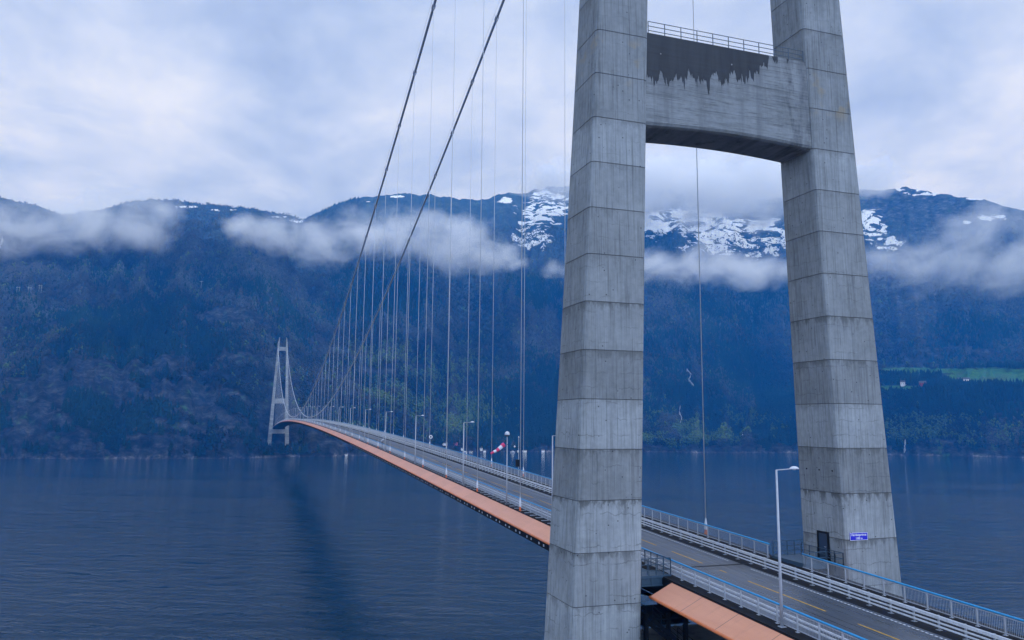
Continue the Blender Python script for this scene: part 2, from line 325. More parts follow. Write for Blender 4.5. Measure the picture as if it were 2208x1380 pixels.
# ground cover follows the surveyed land: snow gullies, pasture, bare rock
TU, TV = screen(TX, TY, TZ)
def blob(u, v, cu, cv, ru, rv): return np.clip(1.25*(1-((u-cu)/ru)**2-((v-cv)/rv)**2), 0, 1)
def masks(u, v, x, y, z):
    sn = np.zeros_like(u)
    for b in ((1170, 450, 75, 55), (1150, 505, 60, 48), (1205, 440, 50, 40), (1085, 432, 30, 9), (1415, 482, 60, 48), (1555, 505, 125, 62), (1640, 515, 95, 60), (1500, 465, 110, 26), (1875, 485, 55, 50), (1910, 525, 55, 26), (1990, 420, 60, 8), (2090, 428, 60, 8), (1960, 410, 60, 5), (2140, 470, 50, 10), (2085, 480, 14, 8), (640, 476, 26, 9), (400, 446, 40, 4), (480, 453, 40, 4), (600, 468, 24, 4), (860, 424, 24, 3), (790, 434, 24, 3), (0, 525, 8, 30)):
        sn = np.maximum(sn, blob(u, v, *b))
    fd = np.zeros_like(u)
    for b in ((2125, 811, 110, 22), (2240, 813, 120, 22), (2040, 800, 60, 7), (1960, 800, 80, 9), (1930, 838, 70, 9), (700, 906, 10, 7), (765, 913, 24, 6), (2500, 810, 250, 20)): fd = np.maximum(fd, blob(u, v, *b))
    rk = np.zeros_like(u)
    for b in ((240, 880, 420, 150), (480, 690, 120, 34), (300, 665, 110, 18), (520, 770, 110, 24), (120, 700, 90, 16), (860, 800, 120, 20), (1050, 760, 90, 22), (2050, 760, 120, 14), (640, 935, 80, 40), (720, 965, 120, 22), (2000, 955, 80, 8), (1540, 972, 40, 5)): rk = np.maximum(rk, blob(u, v, *b))
    br = fbm(x/55+z/40, y/55-z/60, 5, 201); br2 = fbm(x/180, y/180+z/120, 3, 207)
    rk = np.clip(rk*1.15*np.clip((br-.34)*5.5, 0, 1)*np.clip((br2-.25)*4, .35, 1)+.55*np.clip((br-.60)*7, 0, 1)*np.clip((br2-.42)*5, 0, 1), 0, 1)
    return sn, fd, rk
SN, FD, RK = masks(TU, TV, TX, TY, TZ)
rs1 = np.interp(AZ, SH_AZ, SH_R)[:, None]
RK = np.maximum(RK, 2.*np.clip(1.3-(TZ-1)/4.2, 0, 1)*np.clip((RR-rs1+40)/20, 0, 1))
HI = np.clip((TZ-220)/480, 0, 1)
me = bpy.data.meshes.new('mountain')
me.vertices.add(NA*NR); me.vertices.foreach_set('co', np.stack([TX, TY, TZ], -1).astype('f4').ravel())
ii = (np.arange(NA-1)[:, None]*NR+np.arange(NR-1)[None]).ravel()
F = np.stack([ii, ii+1, ii+NR+1, ii+NR], -1)
me.loops.add(F.size); me.loops.foreach_set('vertex_index', F.astype('i4').ravel())
me.polygons.add(len(F)); me.polygons.foreach_set('loop_start', (np.arange(len(F))*4).astype('i4')); me.polygons.foreach_set('use_smooth', np.ones(len(F), bool))
me.update(calc_edges=True); me.validate()
at = me.color_attributes.new('cover', 'FLOAT_COLOR', 'POINT'); at.data.foreach_set('color', np.stack([SN, FD, RK, HI], -1).astype('f4').ravel())
def ground_mat():
    m = bpy.data.materials.new('mountainside'); m.use_nodes = True; k = NT(m.node_tree); b = k.n['Principled BSDF']
    ob = k.add('ShaderNodeTexCoord').outputs['Object']; a = k.add('ShaderNodeAttribute', attribute_name='cover'); c3 = k.add('ShaderNodeSeparateColor'); k.l.new(a.outputs['Color'], c3.inputs[0])
    sn, fd, rk, hi = c3.outputs[0], c3.outputs[1], c3.outputs[2], a.outputs['Alpha']
    n0 = k.noise(ob, .0045, 5, .6); n1 = k.noise(ob, .03, 6, .7); n2 = k.noise(ob, .16, 5, .7)
    forest = k.ramp(k.m('ADD', k.m('MULTIPLY', n0, .45), k.m('ADD', k.m('MULTIPLY', n1, .3), k.m('MULTIPLY', n2, .25))), [(.36, (.008, .012, .011)), (.47, (.018, .020, .020)), (.55, (.035, .034, .034)), (.66, (.06, .055, .054))])
    alp_haze = k.ramp(k.m('ADD', k.m('MULTIPLY', n1, .55), k.m('MULTIPLY', n2, .45)), [(.36, (.024, .045, .052)), (.52, (.055, .085, .10)), (.66, (.12, .15, .17))])  # pale bluish high ground, with distant haze put into its colour
    c = k.mix(hi, forest, alp_haze)
    rn = k.noise(k.vm('MULTIPLY', ob, (.045, .045, .085)), 1., 7, .74, .4)
    rock = k.ramp(rn, [(.34, (.006, .008, .010)), (.47, (.022, .027, .031)), (.58, (.058, .067, .072)), (.70, (.14, .145, .145)), (.80, (.30, .29, .275))])
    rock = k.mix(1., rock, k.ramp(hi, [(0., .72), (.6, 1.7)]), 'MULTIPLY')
    rock = k.mix(k.mapr(rk, 1.2, 1.7), rock, k.ramp(rn, [(.42, (.015, .015, .017)), (.54, (.06, .058, .057)), (.66, (.24, .225, .22))]))
    rf = k.mapr(k.m('ADD', k.m('MINIMUM', rk, 1.), k.m('MULTIPLY', k.m('SUBTRACT', n1, .5), 2.2)), .45, .75)
    geo = k.add('ShaderNodeNewGeometry'); nz = k.sep(geo.outputs['Normal'])[2]
    steep = k.mapr(nz, .62, .48, 0., 1.)
    c = k.mix(k.m('MAXIMUM', rf, k.m('MULTIPLY', steep, .8)), c, rock)
    fn = k.noise(ob, .02, 3); c = k.mix(k.mapr(k.m('ADD', fd, k.m('MULTIPLY', k.m('SUBTRACT', n1, .5), 2.2)), .2, .6, 0., .85), c, k.ramp(fn, [(.35, (.035, .12, .03)), (.5, (.06, .18, .035)), (.65, (.075, .14, .05))]))
    sx = k.noise(k.vm('MULTIPLY', ob, (.016, .012, .030)), 1., 9, .64, 1.2)
    sf = k.mapr(k.m('ADD', sx, k.m('MULTIPLY', k.m('SUBTRACT', sn, 1.), .26)), .462, .478)
    sf = k.m('MULTIPLY', sf, k.mapr(sn, .02, .12))
    c = k.mix(sf, c, (.82, .84, .86))
    k.l.new(c, b.inputs['Base Color']); b.inputs['Roughness'].default_value = .95; b.inputs['Specular IOR Level'].default_value = .1
    bp = k.add('ShaderNodeBump'); bp.inputs['Strength'].default_value = .9; bp.inputs['Distance'].default_value = 9.; k.l.new(k.m('ADD', n1, k.m('MULTIPLY', n2, .45)), bp.inputs['Height']); k.l.new(bp.outputs[0], b.inputs['Normal'])
    return m
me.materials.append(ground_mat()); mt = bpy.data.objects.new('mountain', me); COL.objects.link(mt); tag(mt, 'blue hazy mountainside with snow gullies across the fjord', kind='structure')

# water: one sheet to the horizon
def water_mat():
    m = bpy.data.materials.new('fjord_water'); m.use_nodes = True; k = NT(m.node_tree); b = k.n['Principled BSDF']
    ob = k.add('ShaderNodeTexCoord').outputs['Object']
    rot = k.add('ShaderNodeMapping'); k.l.new(ob, rot.inputs[0]); rot.inputs['Rotation'].default_value = (0, 0, -YAW+.12); v = rot.outputs[0]
    a = k.noise(k.vm('MULTIPLY', v, (.15, .045, 1.)), 1., 5, .68, .5); d = k.noise(k.vm('MULTIPLY', v, (.55, .8, 1.)), 1., 2, .5)
    h = k.m('ADD', k.m('MULTIPLY', a, 2.2), k.m('MULTIPLY', d, .25))
    st = k.noise(k.vm('MULTIPLY', v, (.011, .0016, 1.)), 1., 4, .55, .3); x = k.sep(v)[0]
    calm = k.m('MULTIPLY', k.mapr(st, .42, .57), k.mapr(k.m('ADD', x, k.m('MULTIPLY', st, 260.)), 1250., 750., .1, 1.))
    bp = k.add('ShaderNodeBump'); bp.inputs['Distance'].default_value = .72; k.l.new(h, bp.inputs['Height']); k.l.new(k.mapr(calm, 0., 1., .62, 1.05), bp.inputs['Strength'])
    k.l.new(bp.outputs[0], b.inputs['Normal']); b.inputs['Base Color'].default_value = (.0002, .023, .048, 1)
    k.l.new(k.mapr(calm, 0., 1., .04, .07), b.inputs['Roughness']); b.inputs['IOR'].default_value = 1.333
    return m
wb = MB(); wb.v = [(-3000, -9000, 0), (9000, -9000, 0), (9000, 9000, 0), (-3000, 9000, 0)]; wb.f = [(0, 1, 2, 3)]
tag(wb.build('water', water_mat()), 'dark blue rippled fjord water', kind='structure')
# near shore rock under the camera side of the bridge
nb = MB(); N = 40
for i in range(N):
    for j in range(N):
        x, y = -260+i*7.0, -150+j*8.; hgt = max(-4, min(40, -(x+2)*.55))+4*float(vnoise(np.array(x/14), np.array(y/14), 5))+3
        hgt = hgt if x < 10 else -4
        nb.v.append((x, y, hgt))
for i in range(N-1):
    for j in range(N-1): nb.f.append((i*N+j, (i+1)*N+j, (i+1)*N+j+1, i*N+j+1))
tag(nb.build('shore', mat('shore_rock', (.09, .09, .09), .9, vary=.5, scale=.3, bump=.5)), 'bare rock shore below the near tower', kind='structure')

# ------------------------------------------------------------------ forest: three masses of small trees
def cone_tpl():
    v, f = [], []
    for z0, z1, r in ((.08, .5, .27), (.34, .76, .2), (.6, 1.0, .13)):
        b = len(v); n = 6
        for q in range(n):
            t = 2*math.pi*q/n+z0*5; v.append((r*math.cos(t)*(1+.25*math.sin(3*q)), r*math.sin(t)*(1+.25*math.cos(2*q)), z0))
        v.append((0, 0, z1)); f += [(b+q, b+(q+1) % n, b+n) for q in range(n)]
    return np.array(v), np.array(f)
def leaf_tpl(seed):
    g = np.random.default_rng(seed); v, f = [], []
    for q in range(6):
        c = np.array([g.normal(0, .17), g.normal(0, .17), .32+.11*q+g.normal(0, .04)]); s = .15+.08*g.random(); b = len(v)
        for a in ((1, 0, 0), (0, 1, 0), (-1, 0, 0), (0, -1, 0), (0, 0, 1), (0, 0, -1)): v.append(tuple(c+s*np.array(a)*(.7+.6*g.random())))
        f += [(b+i, b+(i+1) % 4, b+4) for i in range(4)]+[(b+(i+1) % 4, b+i, b+5) for i in range(4)]
    b = len(v); v += [(.025, 0, 0), (-.02, .02, 0), (-.02, -.02, 0), (0, 0, .5)]; f += [(b, b+1, b+3), (b+1, b+2, b+3), (b+2, b, b+3)]
    return np.array(v), np.array(f)
def tree_mat(name, ramp):
    m = bpy.data.materials.new(name); m.use_nodes = True; k = NT(m.node_tree); b = k.n['Principled BSDF']
    a = k.add('ShaderNodeAttribute', attribute_name='tint'); k.l.new(k.ramp(a.outputs['Fac'], ramp), b.inputs['Base Color']); b.inputs['Roughness'].default_value = .9; b.inputs['Specular IOR Level'].default_value = .1
    return m
def forest(name, label, tpl, P, H, W, tint, m):
    v, f = tpl; n = len(P)
    if n == 0: return
    th = rng.random(n)*6.283; c, s = np.cos(th), np.sin(th)
    V = np.empty((n, len(v), 3), 'f4')
    V[:, :, 0] = P[:, 0:1]+(c[:, None]*v[None, :, 0]-s[:, None]*v[None, :, 1])*W[:, None]
    V[:, :, 1] = P[:, 1:2]+(s[:, None]*v[None, :, 0]+c[:, None]*v[None, :, 1])*W[:, None]
    V[:, :, 2] = P[:, 2:3]+v[None, :, 2]*H[:, None]-.6
    Fc = (f[None]+(np.arange(n)*len(v))[:, None, None]).astype('i4').reshape(-1)
    me = bpy.data.meshes.new(name); me.vertices.add(n*len(v)); me.vertices.foreach_set('co', V.ravel())
    me.loops.add(len(Fc)); me.loops.foreach_set('vertex_index', Fc); me.polygons.add(len(Fc)//3); me.polygons.foreach_set('loop_start', np.arange(0, len(Fc), 3, dtype='i4'))
    me.update(calc_edges=True)
    at = me.color_attributes.new('tint', 'FLOAT_COLOR', 'POINT'); tt = np.repeat(tint, len(v)); at.data.foreach_set('color', np.stack([tt, tt, tt, np.ones_like(tt)], -1).astype('f4').ravel())
    me.materials.append(m); o = bpy.data.objects.new(name, me); COL.objects.link(o); tag(o, label, 'forest', kind='stuff')
NC = 330000
az = rng.uniform(azte(2460, 900)[0], azte(-260, 900)[0], NC); rs_ = np.interp(az, SH_AZ, SH_R)
r = rs_+6+(1500)*rng.random(NC)**1.25
x = CAM[0]+r*np.cos(az); y = CAM[1]+r*np.sin(az); z = terrain(x, y); u, v = screen(x, y, z)
sn, fd, rk = masks(u, v, x, y, z)
dens = fbm(x/110, y/110, 4, 61); keep = (z > 3.5) & (z < 760) & (fd < .3) & (rng.random(NC) > 1.5*rk*(.45+dens)) & (rng.random(NC) < 1.15-np.clip((z-420)/420, 0, 1)) & (rng.random(NC) < np.clip((dens-.22)*3.2, .25, 1))
keep &= ~((abs(y) < 36) & (x < 1345) & (x > 1270)) & ~((abs(y) < 24) & (x < 1420) & (x > 1270))
x, y, z, u, v = (q[keep] for q in (x, y, z, u, v))
ex = rng.uniform(azte(760, 900)[0], azte(-200, 900)[0], 9000); er = 2520+430*rng.random(9000); e1 = CAM[0]+er*np.cos(ex); e2 = CAM[1]+er*np.sin(ex); e3 = terrain(e1, e2); eu, ev = screen(e1, e2, e3)
x, y, z, u, v = (np.concatenate(p) for p in ((x, e1), (y, e2), (z, e3), (u, eu), (v, ev))); n = len(x)
sp = fbm(x/260, y/260, 4, 91)+rng.normal(0, .075, n)
grove = np.maximum.reduce([blob(u, v, 820, 690, 110, 75), blob(u, v, 700, 630, 40, 40)*0, blob(u, v, 1160, 640, 60, 40), blob(u, v, 1190, 800, 40, 50), blob(u, v, 2100, 700, 160, 40), blob(u, v, 1950, 650, 60, 30), blob(u, v, 330, 752, 260, 28)*.7, blob(u, v, 2080, 860, 180, 40)])
green = np.maximum.reduce([blob(u, v, 1500, 930, 240, 60), blob(u, v, 860, 870, 90, 70), blob(u, v, 760, 945, 70, 30), blob(u, v, 2040, 930, 200, 40), blob(u, v, 1000, 900, 200, 50), blob(u, v, 300, 735, 260, 25)*.25, blob(u, v, 900, 780, 200, 60)*.5])
GV = gully(x, y, np.arctan2(y-CAM[1], x-CAM[0]), np.hypot(x-CAM[0], y-CAM[1])); isc = sp-.2*(GV-.6)+.16*grove-.12*green-.00016*(z-200)+.05*(z > 800) > .50
pg = (.035+.55*green*(1-grove*.7))*np.clip((fbm(x/60, y/60, 3, 171)-.36)*5, 0, 1); isg = ~isc & (rng.random(n) < pg); isb = ~isc & ~isg
Pt = np.stack([x, y, z], -1)
def grp(mask, h0, h1, wr):
    q = mask.sum(); tn = np.clip(.14+.70*np.clip(Pt[mask, 2]/620, 0, 1.1)+.5*(GV[mask]-.6)+2.1*(fbm(Pt[mask, 0]/90, Pt[mask, 1]/90, 4, 133)-.5)*.7+.10*rng.normal(0, 1, mask.sum()), 0, 1); H = (h0+(h1-h0)*rng.random(q)**1.3)*(1-.35*np.clip(Pt[mask, 2]/700, 0, 1)); return Pt[mask], H, H*wr*(.8+.4*rng.random(q)), tn  # tint paints haze in with height, and shade into the gullies
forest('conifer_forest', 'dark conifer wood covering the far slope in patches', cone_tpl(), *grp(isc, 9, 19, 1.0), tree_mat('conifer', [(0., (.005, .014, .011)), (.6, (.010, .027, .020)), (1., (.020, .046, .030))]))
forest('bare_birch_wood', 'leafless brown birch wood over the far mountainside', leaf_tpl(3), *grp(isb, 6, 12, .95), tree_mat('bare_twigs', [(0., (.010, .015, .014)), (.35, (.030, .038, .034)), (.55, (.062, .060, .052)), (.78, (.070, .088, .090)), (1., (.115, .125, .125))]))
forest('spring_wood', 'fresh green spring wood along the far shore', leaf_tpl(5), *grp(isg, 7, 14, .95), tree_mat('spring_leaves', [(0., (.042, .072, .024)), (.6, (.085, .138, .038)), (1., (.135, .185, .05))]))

# ------------------------------------------------------------------ towers
def yi(z): return 10.0-(z-51.5)*.0345
def yo(z): return 15.9-(z-51.5)*.055
def hx(z): return 2.9-(z-50)*.0125 if z < 86 else 2.45-(z-86)*.006
def ring(z, s, ins=0.):
    a, b, h, c = yi(z)+ins, yo(z)-ins, hx(z)-ins, .34
    p = []
    for cx, cy, t0 in ((h-c, b-c, 0), (-(h-c), b-c, 90), (-(h-c), a+c, 180), (h-c, a+c, 270)):
        for t in (0, 45, 90):
            q = math.radians(t0+t); p.append((cx+c*math.cos(q), s*(cy+c*math.sin(q)), z))
    return p if s > 0 else p[::-1]
def tower(x0, label, near):
    t = empty('bridge_tower', (x0, 0, 0)); tag(t, label, 'bridge tower', 'towers of the suspension bridge')
    for s in (1, -1):
        m = MB(); zs = [2.0 if near else 6.5]; joints = [63.64+4*q for q in range(-15, 32)]
        rings = [ring(zs[0], s)]
        for j in joints:
            if zs[0]+1 < j < 187: rings += [ring(j-.05, s), ring(j-.025, s, .03), ring(j+.025, s, .03), ring(j+.05, s)]
        rings.append(ring(188, s)); m.quad_loft(rings)
        leg = m.build('leg', M['conc'], t)
        # pointed crown of the leg: two fins with a sloping outer edge and bars between
        c = MB(); a, b, h = yi(188), yo(188), hx(188)
        for xx in (-h, h-.35):
            pr = [(a, 188), (b, 188), (b, 190.5), (a+.9, 201.5), (a, 201.5)]
            c.quad_loft([[(xx+d, s*p, q) for p, q in pr] for d in (0, .35)])
        for q in range(6): c.beam((-h+.35, s*(a+.3), 189.5+2.2*q), (h-.35, s*(a+.3), 189.5+2.2*q), .25)
        c.build('spire', M['conc'], leg)
    # the beams between the legs: arched soffit, rounded lower edge
    for zt, d, arch, mt_, rail in ((44.0, 7.0, 0., M['beamp'], False), (96.25, 8.7, .35, M['beamc'] if near else M['beamp'], True), (184.6, 6.5, .35, M['beamp'], True)):
        m = MB(); rings = []; h = hx(zt-4)-.16; yy = yi(zt-d/2)+.3; n = 24
        for q in range(n+1):
            y = -yy+2*yy*q/n; zb = zt-d+arch*(1-(2*q/n-1)**2); hb = h-.05
            rings.append([(-h, y, zt), (-h, y, zb+.35), (-hb+.08, y, zb+.12), (-hb+.35, y, zb), (hb-.35, y, zb), (hb-.08, y, zb+.12), (h, y, zb+.35), (h, y, zt)])
        m.quad_loft(rings); bm = m.build('crossbeam', mt_, t)
        if rail:
            g = MB(); yr = yi(zt)-.1
            for q in range(11):
                y = -yr+2*yr*q/10
                for xx in (-h+.12, h-.12): g.beam((xx, y, zt), (xx, y, zt+1.15), .06)
            for hh in (.3, .72, 1.15):
                for xx in (-h+.12, h-.12): g.beam((xx, -yr, zt+hh), (xx, yr, zt+hh), .05)
            g.build('railing', M['bluesteel'], bm)
    if near:
        d = MB(); y = -yi(50.7)
        for xa, xb, za, zb_, mm, dp, nm in ((-.78, .52, 49.55, 51.95, 'dark', .05, 'door_frame'),):
            d.box(xa, xb, y-.2, y+.10, za, zb_)
        dr = d.build('door', M['door'], t); f = MB(); yy = y+.10
        f.box(-.86, -.70, y-.2, yy+.06, 49.5, 52.05); f.box(.44, .60, y-.2, yy+.06, 49.5, 52.05); f.box(-.70, .44, y-.2, yy+.06, 51.88, 52.05); f.build('door_frame', M['dark'], dr)
        hd = MB(); hd.tube([(-.5, yy+.02, 50.7), (-.5, yy+.09, 50.7), (-.35, yy+.09, 50.7)], .02, 6); hd.build('handle', M['galv'], dr)
        for xx in (-1.9, -.2, 1.5): v = MB(); v.tube([(xx, -yi(57.6)-.05, 57.6), (xx, -yi(57.6)+.05, 57.6)], .07, 8); v.build('vent_hole', M['black'], t)
    return t
tower(0., 'huge grey concrete portal tower in front with a wet dark stain on its beam', True)
tower(1310., 'small distant concrete portal tower standing on the far shore rock', False)

# ------------------------------------------------------------------ deck
XS = [-36+4*i for i in range(int((1344+36)/4)+1)]
dk = empty('bridge_deck', (0, 0, 0)); tag(dk, 'long slender suspension bridge deck with orange edge fairings over the fjord', 'bridge deck')
def strip(name, prof, m, parent, xs, closed=False, smooth=False):
    b = MB(); b.quad_loft([[(x, y, DZ(x)+h) for y, h in prof] for x in xs], closed=closed, cap=closed); return b.build(name, m, parent, smooth)
strip('girder', [(7.42, -.06), (7.42, -.55), (7.0, -1.6), (4.5, -3.2), (-4.5, -3.2), (-7.0, -1.6), (-7.42, -.55), (-7.42, -.06)], M['dark'], dk, XS, closed=True)
far = [x for x in XS if x >= 4]; far = [3.4]+far; far = [x for x in far if x < 1307]+[1306.6]; nearx = [x for x in XS if x < -3]+[-2.85]
for xs in (nearx, far):
    for s in (1, -1):
        fr = strip('fairing', [(s*7.40, -.10), (s*9.36, -1.02), (s*9.36, -1.10), (s*7.40, -.24)][::s], M['wing'], dk, xs, closed=True)
        b = MB(); b.tube([(x, s*9.40, DZ(x)-1.10) for x in xs], .115, 8); b.build('nose_tube', M['nose'], fr, True)
        if xs is far:
            strip('lower_plate', [(s*9.34, -1.16), (s*9.22, -1.95), (s*9.1, -1.95), (s*7.0, -1.3), (s*7.0, -1.2)][::s], M['dark'], fr, xs, closed=True)
            strip('belly_plate', [(s*9.0, -1.90), (s*4.6, -3.26), (s*4.6, -3.22), (s*9.0, -1.80)][::s], M['dark'], fr, xs, closed=True)
            if s > 0:
                b = MB(); b.box(-.10, .10, 9.20, 9.34, -1.72, -1.48); p0 = None
                for q in range(100):
                    x = 4.6+2.0*q+(.0 if q % 2 else .55)
                    o = b.build('vane_bracket', M['hanger'], fr) if p0 is None else p0.copy()
                    if p0 is not None: COL.objects.link(o)
                    p0 = p0 or o; o.location = (x, 0, DZ(x))
rd = strip('road', [(6.25, .010), (-2.15, .010)], M['asphalt'], None, XS); tag(rd, 'worn grey asphalt carriageway on the bridge', kind='structure')
strip('road_shoulder', [(-2.15, .006), (-6.55, .006)], M['black'], rd, XS)
for s in (1, -1):
    kb = strip('footway_edge', [(s*6.25, -.05), (s*6.25, .03), (s*7.38, .03), (s*7.38, -.05)][::s], M['black'], dk, XS, closed=True)  # black edge surface; between the brackets its black stands for shaded gaps
    if s > 0:
        b = MB(); b.box(-.10, .10, 6.6, 7.3, .03, .075); p0 = None
        for q in range(100):
            x = 5.15+2.0*q; o = b.build('edge_bracket', M['galv'], kb) if p0 is None else p0.copy()
            if p0 is not None: COL.objects.link(o)
            p0 = p0 or o; o.location = (x, 0, DZ(x))
        b = MB()
        for q in range(100, 320): x = 5.15+2.0*q; b.box(x-.10, x+.10, 6.6, 7.3, DZ(x)+.03, DZ(x)+.075)
        tag(b.build('far_brackets', M['galv'], kb), kind='stuff')
cy = MB()
for q in range(-4, 112):
    a, c = -4.26-9+12*q, -4.26+12*q
    pieces = [(a, c)] if not (a < 2 < c or a < -.2 < c) else [(a, -.3), (2.4, c)]
    for xa, xb in pieces:
        if xa < -35 or xb > 1340 or xb-xa < .3: continue
        n = max(2, int((xb-xa)/3)+1); xx = [xa+(xb-xa)*i/(n-1) for i in range(n)]
        cy.quad_loft([[(t, 1.285, DZ(t)+.016), (t, 1.135, DZ(t)+.016)] for t in xx], closed=False)
cy.build('centre_dash', M['yellow'], rd)
we = MB()
for q in range(900):
    x = -35+.36*q
    if -0.5 < x < 2.6: continue
    we.quad_loft([[(t, -1.66, DZ(t)+.016), (t, -1.80, DZ(t)+.016)] for t in (x, x+.22)], closed=False)
xx = [290+5*i for i in range(200)]; we.quad_loft([[(t, -1.66, DZ(t)+.016), (t, -1.80, DZ(t)+.016)] for t in xx], closed=False)
we.build('edge_line', M['roadwhite'], rd)
ej = MB(); ej.box(1.15, 1.45, -6.2, 6.2, DZ(1.3)+.012, DZ(1.3)+.022); ej.build('expansion_joint', M['dark'], rd)

# ------------------------------------------------------------------ railings
def railing(y, xs0, xs1, label, s, inner):
    t = empty('bridge_railing', (0, y, 0)); tag(t, label, 'railing', 'railings along the bridge deck')
    st = [xs0+4*i for i in range(int((xs1-xs0)/4))]+[xs1]
    b = MB(); b.tube([(x, 0, DZ(x)+1.30) for x in st], .075, 8); b.build('handrail', M['blue'], t, True)
    b = MB()
    for h in (1.17, .17): b.quad_loft([[(x, -.025, DZ(x)+h-.025), (x, .025, DZ(x)+h-.025), (x, .025, DZ(x)+h+.025), (x, -.025, DZ(x)+h+.025)] for x in st])
    x = xs0+.12
    while x < xs1-.05:
        dz_ = DZ(x); w = .013 if x < 120 else .016
        b.quad_loft([[(x-w/2, -w/2, z), (x+w/2, -w/2, z), (x+w/2, w/2, z), (x-w/2, w/2, z)] for z in (dz_+.17, dz_+1.17)], cap=False); x += .125
    b.build('infill_panel', M['galv'], t)
    px = [-.85-2*i for i in range(-700, 20)]; px = sorted(p for p in px if xs0-.02 <= p <= xs1)
    def post(b, x, z): b.box(x-.045, x+.045, -.03, .03, z+.03, z+1.24); b.box(x-.13, x+.13, -.10, .10, z+.03, z+.055)
    b = MB(); post(b, 0, 0); p0 = b.build('post', M['galv'], t, loc=(px[0], 0, DZ(px[0])))
    for q in px[1:100]:
        c = p0.copy(); COL.objects.link(c); c.location = (q, 0, DZ(q))
    b = MB()
    for q in px[100:]: post(b, q, DZ(q))
    if px[100:]: tag(b.build('far_posts', M['galv'], t), kind='stuff')
    if inner:
        b = MB()
        for h in (.48, .78): b.quad_loft([[(x, s*.18-.05, DZ(x)+h-.05), (x, s*.18+.05, DZ(x)+h-.05), (x, s*.18+.05, DZ(x)+h+.05), (x, s*.18-.05, DZ(x)+h+.05)] for x in st])
        b.build('crash_rail', M['white'], t)
    return t
railing(6.5, -34.85, 1342, 'blue topped white railing on the orange fairing side nearest the viewer', -1, True)
railing(-6.3, 2.9, 1342, 'blue topped railing on the far edge running from the right leg to the far tower', 1, False)
railing(-6.3, -34.85, -1.7, 'short blue topped railing in front of the right tower leg', 1, False)
gt = empty('guard_rail', (0, -2.98, 0)); tag(gt, 'white three bar crash barrier between the carriageway and the narrow path', 'guard rail')
st = [-34+4*i for i in range(344)]
for nm, h, ww, hh in (('top_rail', .93, .10, .09), ('top_rail', .78, .10, .09), ('middle_rail', .52, .09, .09), ('lower_rail', .27, .09, .09)):
    b = MB(); o = .10 if nm == 'top_rail' and h > .9 else .05
    b.quad_loft([[(x, o-ww/2, DZ(x)+h-hh/2), (x, o+ww/2, DZ(x)+h-hh/2), (x, o+ww/2, DZ(x)+h+hh/2), (x, o-ww/2, DZ(x)+h+hh/2)] for x in st]); b.build(nm, M['white'], gt)
def gpost(b, x, z): b.box(x-.05, x+.05, -.12, -.03, z+.01, z+.97); b.box(x-.15, x+.15, -.2, .1, z+.01, z+.04); b.box(x-.05, x+.05, -.03, 0.0, z+.2, z+.97)
b = MB(); gpost(b, 0, 0); gx = [-34.8+2*i for i in range(688)]; p0 = b.build('post', M['post'], gt, loc=(gx[0], 0, DZ(gx[0])))
for q in gx[1:100]: c = p0.copy(); COL.objects.link(c); c.location = (q, 0, DZ(q))
b = MB()
for q in gx[100:]: gpost(b, q, DZ(q))
tag(b.build('far_posts', M['galv'], gt), kind='stuff')

# ------------------------------------------------------------------ cables, clamps, hangers
HX = [15+20*i for i in range(65)]
def slope(x): return 2*120.57*(x-655)/655**2
cl0 = None
for s, nm in ((1, 'left'), (-1, 'right')):
    y = 7.25*s; t = empty('main_cable', (0, y, 0))
    tag(t, 'thick dark main cable sweeping down, the %s of the two' % nm, 'main cable', 'main cables of the bridge')
    xs = [1310*i/220 for i in range(221)]
    b = MB(); b.tube([(x, 0, CZ(x)) for x in xs], .30, 10); b.build('cable', M['cable'], t, True)
    b = MB(); b.tube([(x, .42*1, CZ(x)+1.25) for x in xs], .022, 5); b.build('hand_rope', M['cable'], t)
    for x in HX:
        if cl0 is None:
            b = MB(); b.tube([(-.6, 0, 0), (.6, 0, 0)], .355, 12); b.box(-.55, .55, -.42, .42, -.05, .05)
            for q in (-.5, 0, .5): b.box(q-.09, q+.09, -.12, .12, .36, .52)
            b.box(-.45, .45, -.06, .06, -.95, -.36); cl0 = b.build('clamp', M['cable'], t)
            b = MB(); b.beam((0, .3, .2), (0, .42, 1.3), .06); b.build('rope_post', M['cable'], cl0); o = cl0
        else: o = copy_tree(cl0, t)
        o.location = (x, 0, CZ(x)); o.rotation_euler = (0, -math.atan(slope(x)), 0)
    # steel hand ropes meet the tower saddles
    pass
for s, nm in ((1, 'left'), (-1, 'right')):
    for i, x in enumerate(HX):
        y = 7.25*s; z0 = DZ(x); z1 = CZ(x)-.8
        h = empty('hanger', (x, y, z0)); side = 'on the orange fairing side' if s > 0 else 'on the far side by the path'
        if i < 20: lb = 'thin hanger %s, %s beyond the big tower' % (side, ORD[i])
        elif i < 45: lb = 'thin short hanger at the middle of the span %s' % side
        else: lb = 'tiny hanger in the stretch near the far tower %s' % side
        tag(h, lb, 'hanger', ('hangers under the left cable' if s > 0 else 'hangers under the right cable')+('' if i < 20 else ' at midspan' if i < 45 else ' near the far tower'))
        b = MB(); rr = .05; b.tube([(0, 0, 1.7), (0, 0, z1-z0)], rr, 6); b.build('wire', M['hanger'], h, True)
        b = MB(); b.tube([(0, 0, .75), (0, 0, 1.0), (0, 0, 1.75)], [.17, .16, .06], 8); b.box(-.2, .2, -.10, .10, .55, .82); b.build('socket', M['white'], h)
        b = MB(); b.quad_loft([[(-.32, yy, .0), (.32, yy, .0), (.12, yy, .68), (-.12, yy, .68)] for yy in (-.05, .05)]); b.build('bracket', M['oranges'], h)

